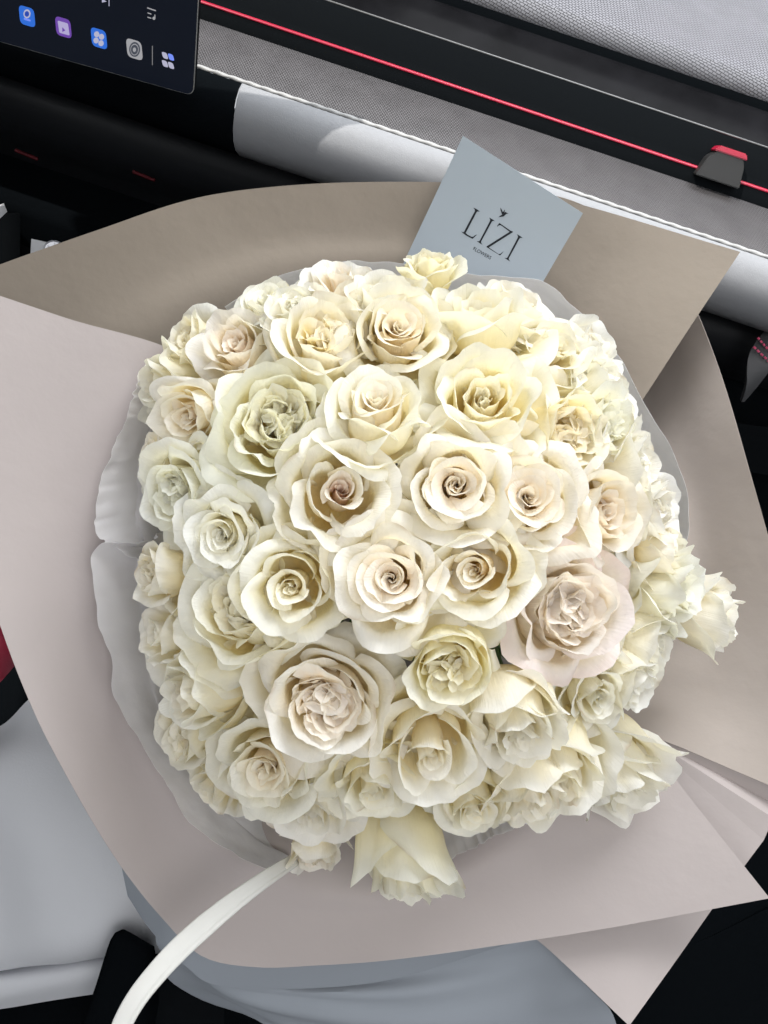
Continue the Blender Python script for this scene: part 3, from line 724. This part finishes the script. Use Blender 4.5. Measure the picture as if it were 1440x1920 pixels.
tissue([(420, 575), (490, 535), (560, 505), (700, 490), (800, 500), (950, 520), (1010, 528), (1070, 565), (1120, 622), (1160, 672), (1200, 740), (1245, 815), (1280, 890), (1290, 950), (1286, 1030), (1270, 1080)],
       [(460, 620), (520, 590), (580, 570), (700, 560), (800, 570), (920, 590), (980, 610), (1030, 640), (1080, 690), (1110, 740), (1140, 800), (1170, 860), (1190, 920), (1200, 980), (1200, 1040), (1190, 1080)], .562, .61, 23)
tissue([(800, 1640), (840, 1612), (900, 1582), (960, 1555), (1040, 1520), (1110, 1470)], [(780, 1540), (820, 1510), (880, 1490), (940, 1470), (1000, 1440), (1060, 1400)], .556, .60, 24)

# ------------------------------------------------------------------ card
cTL = P(868, 255, .578); best = None
for d2 in np.linspace(.52, .68, 81):
    for d3 in np.linspace(.52, .66, 71):
        a = P(1093, 400, d2) - cTL; b = P(765, 475, d3) - cTL
        br = P(1093, 400, d2) + b * 1.0
        q = br - CAM; dd = q.dot(FWD); bx, by = 720 + 1440 * q.dot(RGT) / dd, 960 - 1440 * q.dot(UPV) / dd
        s_meas = (bx - 1093) / (by - 400); er = abs(a.normalized().dot(b.normalized())) * 3 + abs(s_meas - (-78 / 133)) * 2 + abs(d3 - .560) * 6 + abs(d2 - .577) * 20
        if best is None or er < best[0]: best = (er, a.copy(), b.copy())
cA, cB = best[1], best[2]; cN = cA.cross(cB).normalized()
if cN.dot(CAM - cTL) < 0: cN = -cN
card = thing('greeting_card', 'white square florist card with black LIZI lettering tucked behind the top roses', 'card', cTL + cB)
def CD(o, par=None):
    o.parent = par or card
    if par is None: o.matrix_parent_inverse = Matrix.Translation(-(cTL + cB))
    return o
cor = [cTL, cTL + cA, cTL + cA + cB * 1.12, cTL + cB * 1.12]
me = pdmesh('card_sheet', [c + cN * h for h in (-.0005, 0) for c in cor], [(3, 2, 1, 0), (4, 5, 6, 7), (0, 1, 5, 4), (1, 2, 6, 5), (2, 3, 7, 6), (3, 0, 4, 7)])
bm = bmesh.new(); bm.from_mesh(me); bmesh.ops.recalc_face_normals(bm, faces=bm.faces); bm.to_mesh(me); bm.free()
CD(link('card_sheet', me, 'card', smooth=False))
def print_poly(name, pts, dx=0, dy=0):
    vs = [onplane(840 + (x + dx) / 9, 370 + (y + dy) / 9, cTL, cN) + cN * .0003 for x, y in pts]
    me = pdmesh(name, vs, [tuple(range(len(vs)))]); return CD(link(name, me, 'ink', smooth=False))
LL = [(425, 172), (460, 185), (500, 208), (540, 240), (500, 238), (485, 250), (300, 600), (330, 628), (400, 665), (425, 665), (455, 640), (495, 625), (415, 700), (300, 640), (250, 600), (222, 576), (262, 588), (275, 575), (455, 232), (450, 200)]
LI = [(695, 338), (730, 358), (765, 380), (792, 402), (755, 398), (740, 412), (560, 745), (562, 770), (585, 802), (545, 778), (515, 758), (485, 738), (525, 742), (540, 725), (712, 395), (712, 370)]
LZ = [(868, 432), (1055, 560), (1100, 578), (1090, 592), (705, 835), (690, 845), (850, 955), (885, 955), (905, 935), (945, 905), (880, 980), (690, 862), (645, 836), (660, 822), (1030, 588), (1040, 578), (905, 478), (875, 468), (850, 478), (828, 502), (835, 475)]
BIRD = [(882, 172), (905, 200), (925, 245), (940, 235), (962, 200), (958, 235), (950, 255), (975, 245), (990, 258), (1030, 285), (995, 275), (975, 290), (940, 322), (900, 328), (850, 335), (875, 315), (915, 290), (905, 265), (890, 220)]
print_poly('letter', LL); print_poly('letter', LI); print_poly('letter', LZ); print_poly('letter', LI, 468, 282); print_poly('bird_emblem', BIRD)
def flat_text(body, p0z, p1z, hz):
    cu = bpy.data.curves.new('t', 'FONT'); cu.body = body; cu.resolution_u = 4
    to = bpy.data.objects.new('t', cu); COL.objects.link(to)
    dg = bpy.context.evaluated_depsgraph_get(); dg.update()
    me = bpy.data.meshes.new_from_object(to.evaluated_get(dg)); bpy.data.objects.remove(to)
    co = np.array([v.co[:] for v in me.vertices]); co -= [co[:, 0].min(), 0, 0]; wd = co[:, 0].max(); ht = .70
    pz = lambda x, y: onplane(840 + x / 9, 370 + y / 9, cTL, cN)
    A0, A1 = pz(*p0z), pz(*p1z); up = pz(*hz) - A0; bx = A1 - A0
    for v, c in zip(me.vertices, co):
        v.co = A0 + bx * (c[0] / wd) + up * (c[1] / ht) + cN * .0003
    me.name = 'small_lettering'
    return CD(link('small_lettering', me, 'ink', smooth=False))
flat_text('FLOWERS', (420, 886), (712, 1050), (448, 834))

# ------------------------------------------------------------------ ribbon
rib_c = [(556, 1610, .530), (500, 1646, .512), (442, 1688, .500), (388, 1732, .490), (338, 1777, .480), (292, 1826, .470), (254, 1875, .462), (226, 1928, .456), (208, 1990, .45)]
cc = resample([P(*q) for q in rib_c], 60)
tt = np.gradient(cc, axis=0); tt /= np.linalg.norm(tt, axis=1, keepdims=True)
vw = np.array([tuple((CAM - Vector(c)).normalized()) for c in cc]); sd = np.cross(tt, vw); sd /= np.linalg.norm(sd, axis=1, keepdims=True); nn = np.cross(sd, tt)
vs = []; fs = []; prof = [(-1.0, -.10), (-.94, .02), (-.75, .10), (-.55, .08), (-.48, -.02), (-.40, .06), (0, .12), (.5, .10), (.85, .02), (1.0, -.12)]
for i in range(60):
    s = i / 59; hw = .0041 + .0027 * min(1, s * 2.2) - .0014 * max(0, s - .6) / .4
    for a, b in prof:
        vs.append(cc[i] + sd[i] * a * hw + nn[i] * b * hw * .45)
m_ = len(prof)
for i in range(59):
    for j in range(m_ - 1): fs.append((i * m_ + j, (i + 1) * m_ + j, (i + 1) * m_ + j + 1, i * m_ + j + 1))
rb = link('ribbon', pdmesh('ribbon', vs, fs), 'ribbon', label='white satin ribbon hanging over the lower edge of the wrap', cat='ribbon')
md = rb.modifiers.new('thickness', 'SOLIDIFY'); md.thickness = .0004

# ------------------------------------------------------------------ the roses, placed as they sit on the dome
ROSES = [  # mouth x, y, visible radius (photo px), tilt away from the eye, direction of the tilt, kind, tint, label
 (640, 508, 92, 70, 95, 'open', 'blush', 'blush rose flaring wide open at the top of the dome against taupe paper'),
 (497, 562, 72, 60, 115, 'spiral', 'white', 'white rose seen from the side above the small pale pink-hearted one, upper left rim'),
 (560, 560, 62, 52, 100, 'ruffle', 'white', 'small frilly white rose between the wide blush rose and the olive-hearted rose'),
 (340, 634, 62, 66, 145, 'ruffle', 'yellow', 'yellowish frilly rose on the rim where left paper edge meets taupe sheet'),
 (441, 630, 76, 40, 120, 'cup', 'blush', 'white cupped rose with hollow blush heart near the upper left rim'),
 (615, 617, 92, 42, 85, 'ruffle', 'yellow', 'tall cupped rose with olive yellow ruffled heart'),
 (722, 540, 74, 58, 90, 'cup', 'white', 'white rose right behind the wide swirled peach rose, below the taupe paper'),
 (804, 492, 52, 74, 85, 'tight', 'yellow', 'narrow half-closed rose with greenish frayed rim touching the card\'s lower left corner'),
 (748, 604, 104, 33, 80, 'spiral', 'peach', 'large swirled rose with peach hollows just below the narrow greenish one'),
 (900, 566, 90, 68, 85, 'cup', 'cream', 'pale yellow cup seen from the side below the card lettering'),
 (995, 558, 82, 66, 60, 'open', 'white', 'white rose with raised petal at the card\'s lower right corner'),
 (1048, 636, 92, 42, 50, 'open', 'cream', 'broad cream rose with one big folded petal near the upper right rim'),
 (1122, 648, 70, 70, 40, 'ruffle', 'white', 'frilly white rose on the upper right rim above its twin'),
 (1160, 728, 70, 72, 25, 'ruffle', 'white', 'frilly white rose on the right rim where the two paper sheets cross'),
 (908, 735, 98, 28, 80, 'cup', 'cream', 'thin-petalled cream rose with closed ribbed heart below the pale yellow cup'),
 (1084, 800, 84, 42, 5, 'ruffle', 'yellow', 'cream rose turned sideways with golden heart in the right half'),
 (1152, 800, 74, 58, 10, 'ruffle', 'white', 'crumpled white rose just right of the golden-hearted sideways rose'),
 (1212, 872, 78, 66, 10, 'ruffle', 'white', 'tall frilly white rose on the right rim above the blush hollow rose'),
 (1246, 955, 70, 76, 0, 'ruffle', 'white', 'rightmost frilly white rose level with the blush hollow rose'),
 (1262, 1022, 60, 76, 5, 'ruffle', 'cream', 'small crumpled rose on the right rim above the big tubular one'),
 (1158, 966, 94, 46, 0, 'cup', 'blush', 'hollow cup with blush inside turned to the right rim'),
 (992, 935, 112, 12, 20, 'spiral', 'peach', 'large spiral rose with pointed outer petals, right neighbour of the round spiral rose'),
 (855, 902, 106, 8, 90, 'spiral', 'peach', 'round spiral rose with folded top petal in the upper middle'),
 (628, 915, 118, 13, 110, 'bud', 'brown', 'rose with small brown-pink bud heart and broad rolled back petals'),
 (704, 744, 104, 52, 88, 'spiral', 'peach', 'peach-hollowed rose tipped back above the brown-hearted rose'),
 (506, 772, 126, 24, 120, 'quartered', 'cream', 'large full rose with crumpled cream heart in the upper left'),
 (300, 722, 74, 70, 175, 'tight', 'cream', 'rose with one long pointed petal sticking out at the left rim'),
 (347, 780, 66, 36, 195, 'cup', 'peach', 'small half-closed rose with deep peach hollow near the left rim'),
 (312, 928, 94, 42, 195, 'quartered', 'white', 'open white rose with frilled edge facing the left tissue paper'),
 (266, 852, 62, 78, 165, 'open', 'cream', 'broad smooth petalled rose at the left rim under the small peach one'),
 (408, 1000, 94, 30, 185, 'spiral', 'white', 'smaller white spiral rose beside the broad smooth petal, left of the brown-hearted rose'),
 (276, 1078, 62, 74, 180, 'ruffle', 'cream', 'frilly rose at the left rim beside the gap in the tissue'),
 (432, 1150, 122, 30, 180, 'quartered', 'cream', 'large deep-cupped rose with many layers facing left'),
 (280, 1190, 92, 62, 180, 'open', 'white', 'white rose seen edge-on at the left rim below the tissue gap'),
 (546, 1094, 104, 10, 200, 'bud', 'cream', 'rose with folded triangular heart left of the central spiral'),
 (736, 1090, 114, 5, 270, 'spiral', 'blush', 'central rose with white swirl in blush pink hollow'),
 (903, 1075, 104, 8, 270, 'bud', 'peach', 'rose with tiny twisted bud in peach hollow, right of the central swirl'),
 (1072, 1142, 118, 22, 0, 'quartered', 'pink', 'large pale pink rose with ruffled golden heart in the right half'),
 (1268, 1110, 92, 66, 355, 'tight', 'white', 'big tubular white rose lying sideways on the right rim'),
 (1352, 1152, 72, 80, 350, 'tight', 'white', 'white rose sticking farthest out over the right paper sheet'),
 (850, 1262, 96, 32, 280, 'ruffle', 'yellow', 'cupped rose with yellowish thread-like heart below the tiny twisted bud'),
 (608, 1322, 126, 16, 260, 'quartered', 'blush', 'largest rose with crumpled blush heart in the lower middle'),
 (500, 1442, 114, 28, 235, 'spiral', 'blush', 'loose blush-hearted rose at the lower left of the largest rose'),
 (326, 1382, 70, 62, 205, 'ruffle', 'cream', 'small crumpled cream rose at the lower left rim'),
 (352, 1300, 84, 66, 190, 'tight', 'peach', 'peach-sided rose lying sideways above the small crumpled one, left rim'),
 (386, 1492, 80, 68, 230, 'open', 'cream', 'cream rose with long drooping petals at the lower left rim'),
 (805, 1418, 114, 38, 275, 'bud', 'cream', 'rose with hooded inner petal tilted down in the lower middle'),
 (1052, 1455, 104, 58, 285, 'tight', 'cream', 'long drooping rose hanging head down between hooded rose and wilted white rose'),
 (968, 1372, 98, 50, 283, 'tight', 'white', 'pale tube-shaped rose tipped down below the thread-hearted and pale pink roses'),
 (1155, 1465, 104, 62, 300, 'tight', 'white', 'wilted white rose with broad smooth petal at the lower right rim'),
 (1135, 1318, 92, 44, 315, 'open', 'white', 'loose white rose under the pale pink rose'),
 (1204, 1288, 76, 70, 325, 'ruffle', 'white', 'frilly white rose over the shadow on the right paper sheet'),
 (1240, 1216, 72, 72, 340, 'ruffle', 'white', 'frilly rose tucked under the big tubular white rose'),
 (886, 1522, 78, 58, 280, 'spiral', 'cream', 'small cream rose at the lower rim beside the white tissue'),
 (985, 1495, 92, 66, 285, 'tight', 'cream', 'short rose hanging down at the lower rim behind the long drooping one'),
 (700, 1498, 104, 52, 270, 'open', 'cream', 'cream rose with curled lip below the largest rose'),
 (752, 1636, 104, 70, 270, 'tight', 'cream', 'lowest rose hanging mouth down over the front paper'),
 (578, 1548, 104, 60, 258, 'open', 'white', 'rose with smooth white apron petal above the ribbon end'),
 (588, 1618, 56, 76, 268, 'ruffle', 'peach', 'little frayed rose peeking out right of the ribbon end'),
]
def dome_depth(x, y):
    e2 = ((x - 755) / 540) ** 2 + ((y - 1060) / 600) ** 2
    return .545 - .125 * math.sqrt(max(0., 1 - min(e2, 1)))
KR = {'spiral': 1.12, 'bud': 1.16, 'cup': 1.0, 'quartered': 1.12, 'ruffle': 1.0, 'tight': .86, 'open': 1.22}
for i, (x, y, rp, tilt, az, kind, tint, lab) in enumerate(ROSES):
    d = dome_depth(x, y); p = P(x, y, d); back = (CAM - p).normalized()
    a = math.radians(az); side = RGT * math.cos(a) + UPV * math.sin(a); side = (side - back * side.dot(back)).normalized()
    t = math.radians(tilt); ax = back * math.cos(t) + side * math.sin(t)
    R = rp / 1440 * d / KR[kind]
    e = make_rose(kind, tint, 500 + i * 7, R, p, ax, lab)
    # stem running from the base to the tie
    b0 = Vector(e.location); inv = Matrix.LocRotScale(e.location, e.rotation_quaternion, (1, 1, 1)).inverted()
    q = [b0, b0 - ax * .03, b0.lerp(TIE, .5) - ax * .01, TIE + Vector((math.cos(i * 2.4), math.sin(i * 2.4), 0)) * .012]
    st = tube('stem', [inv @ v for v in q], .0028, 'stem', ns=6, n=10)
    st.parent = e
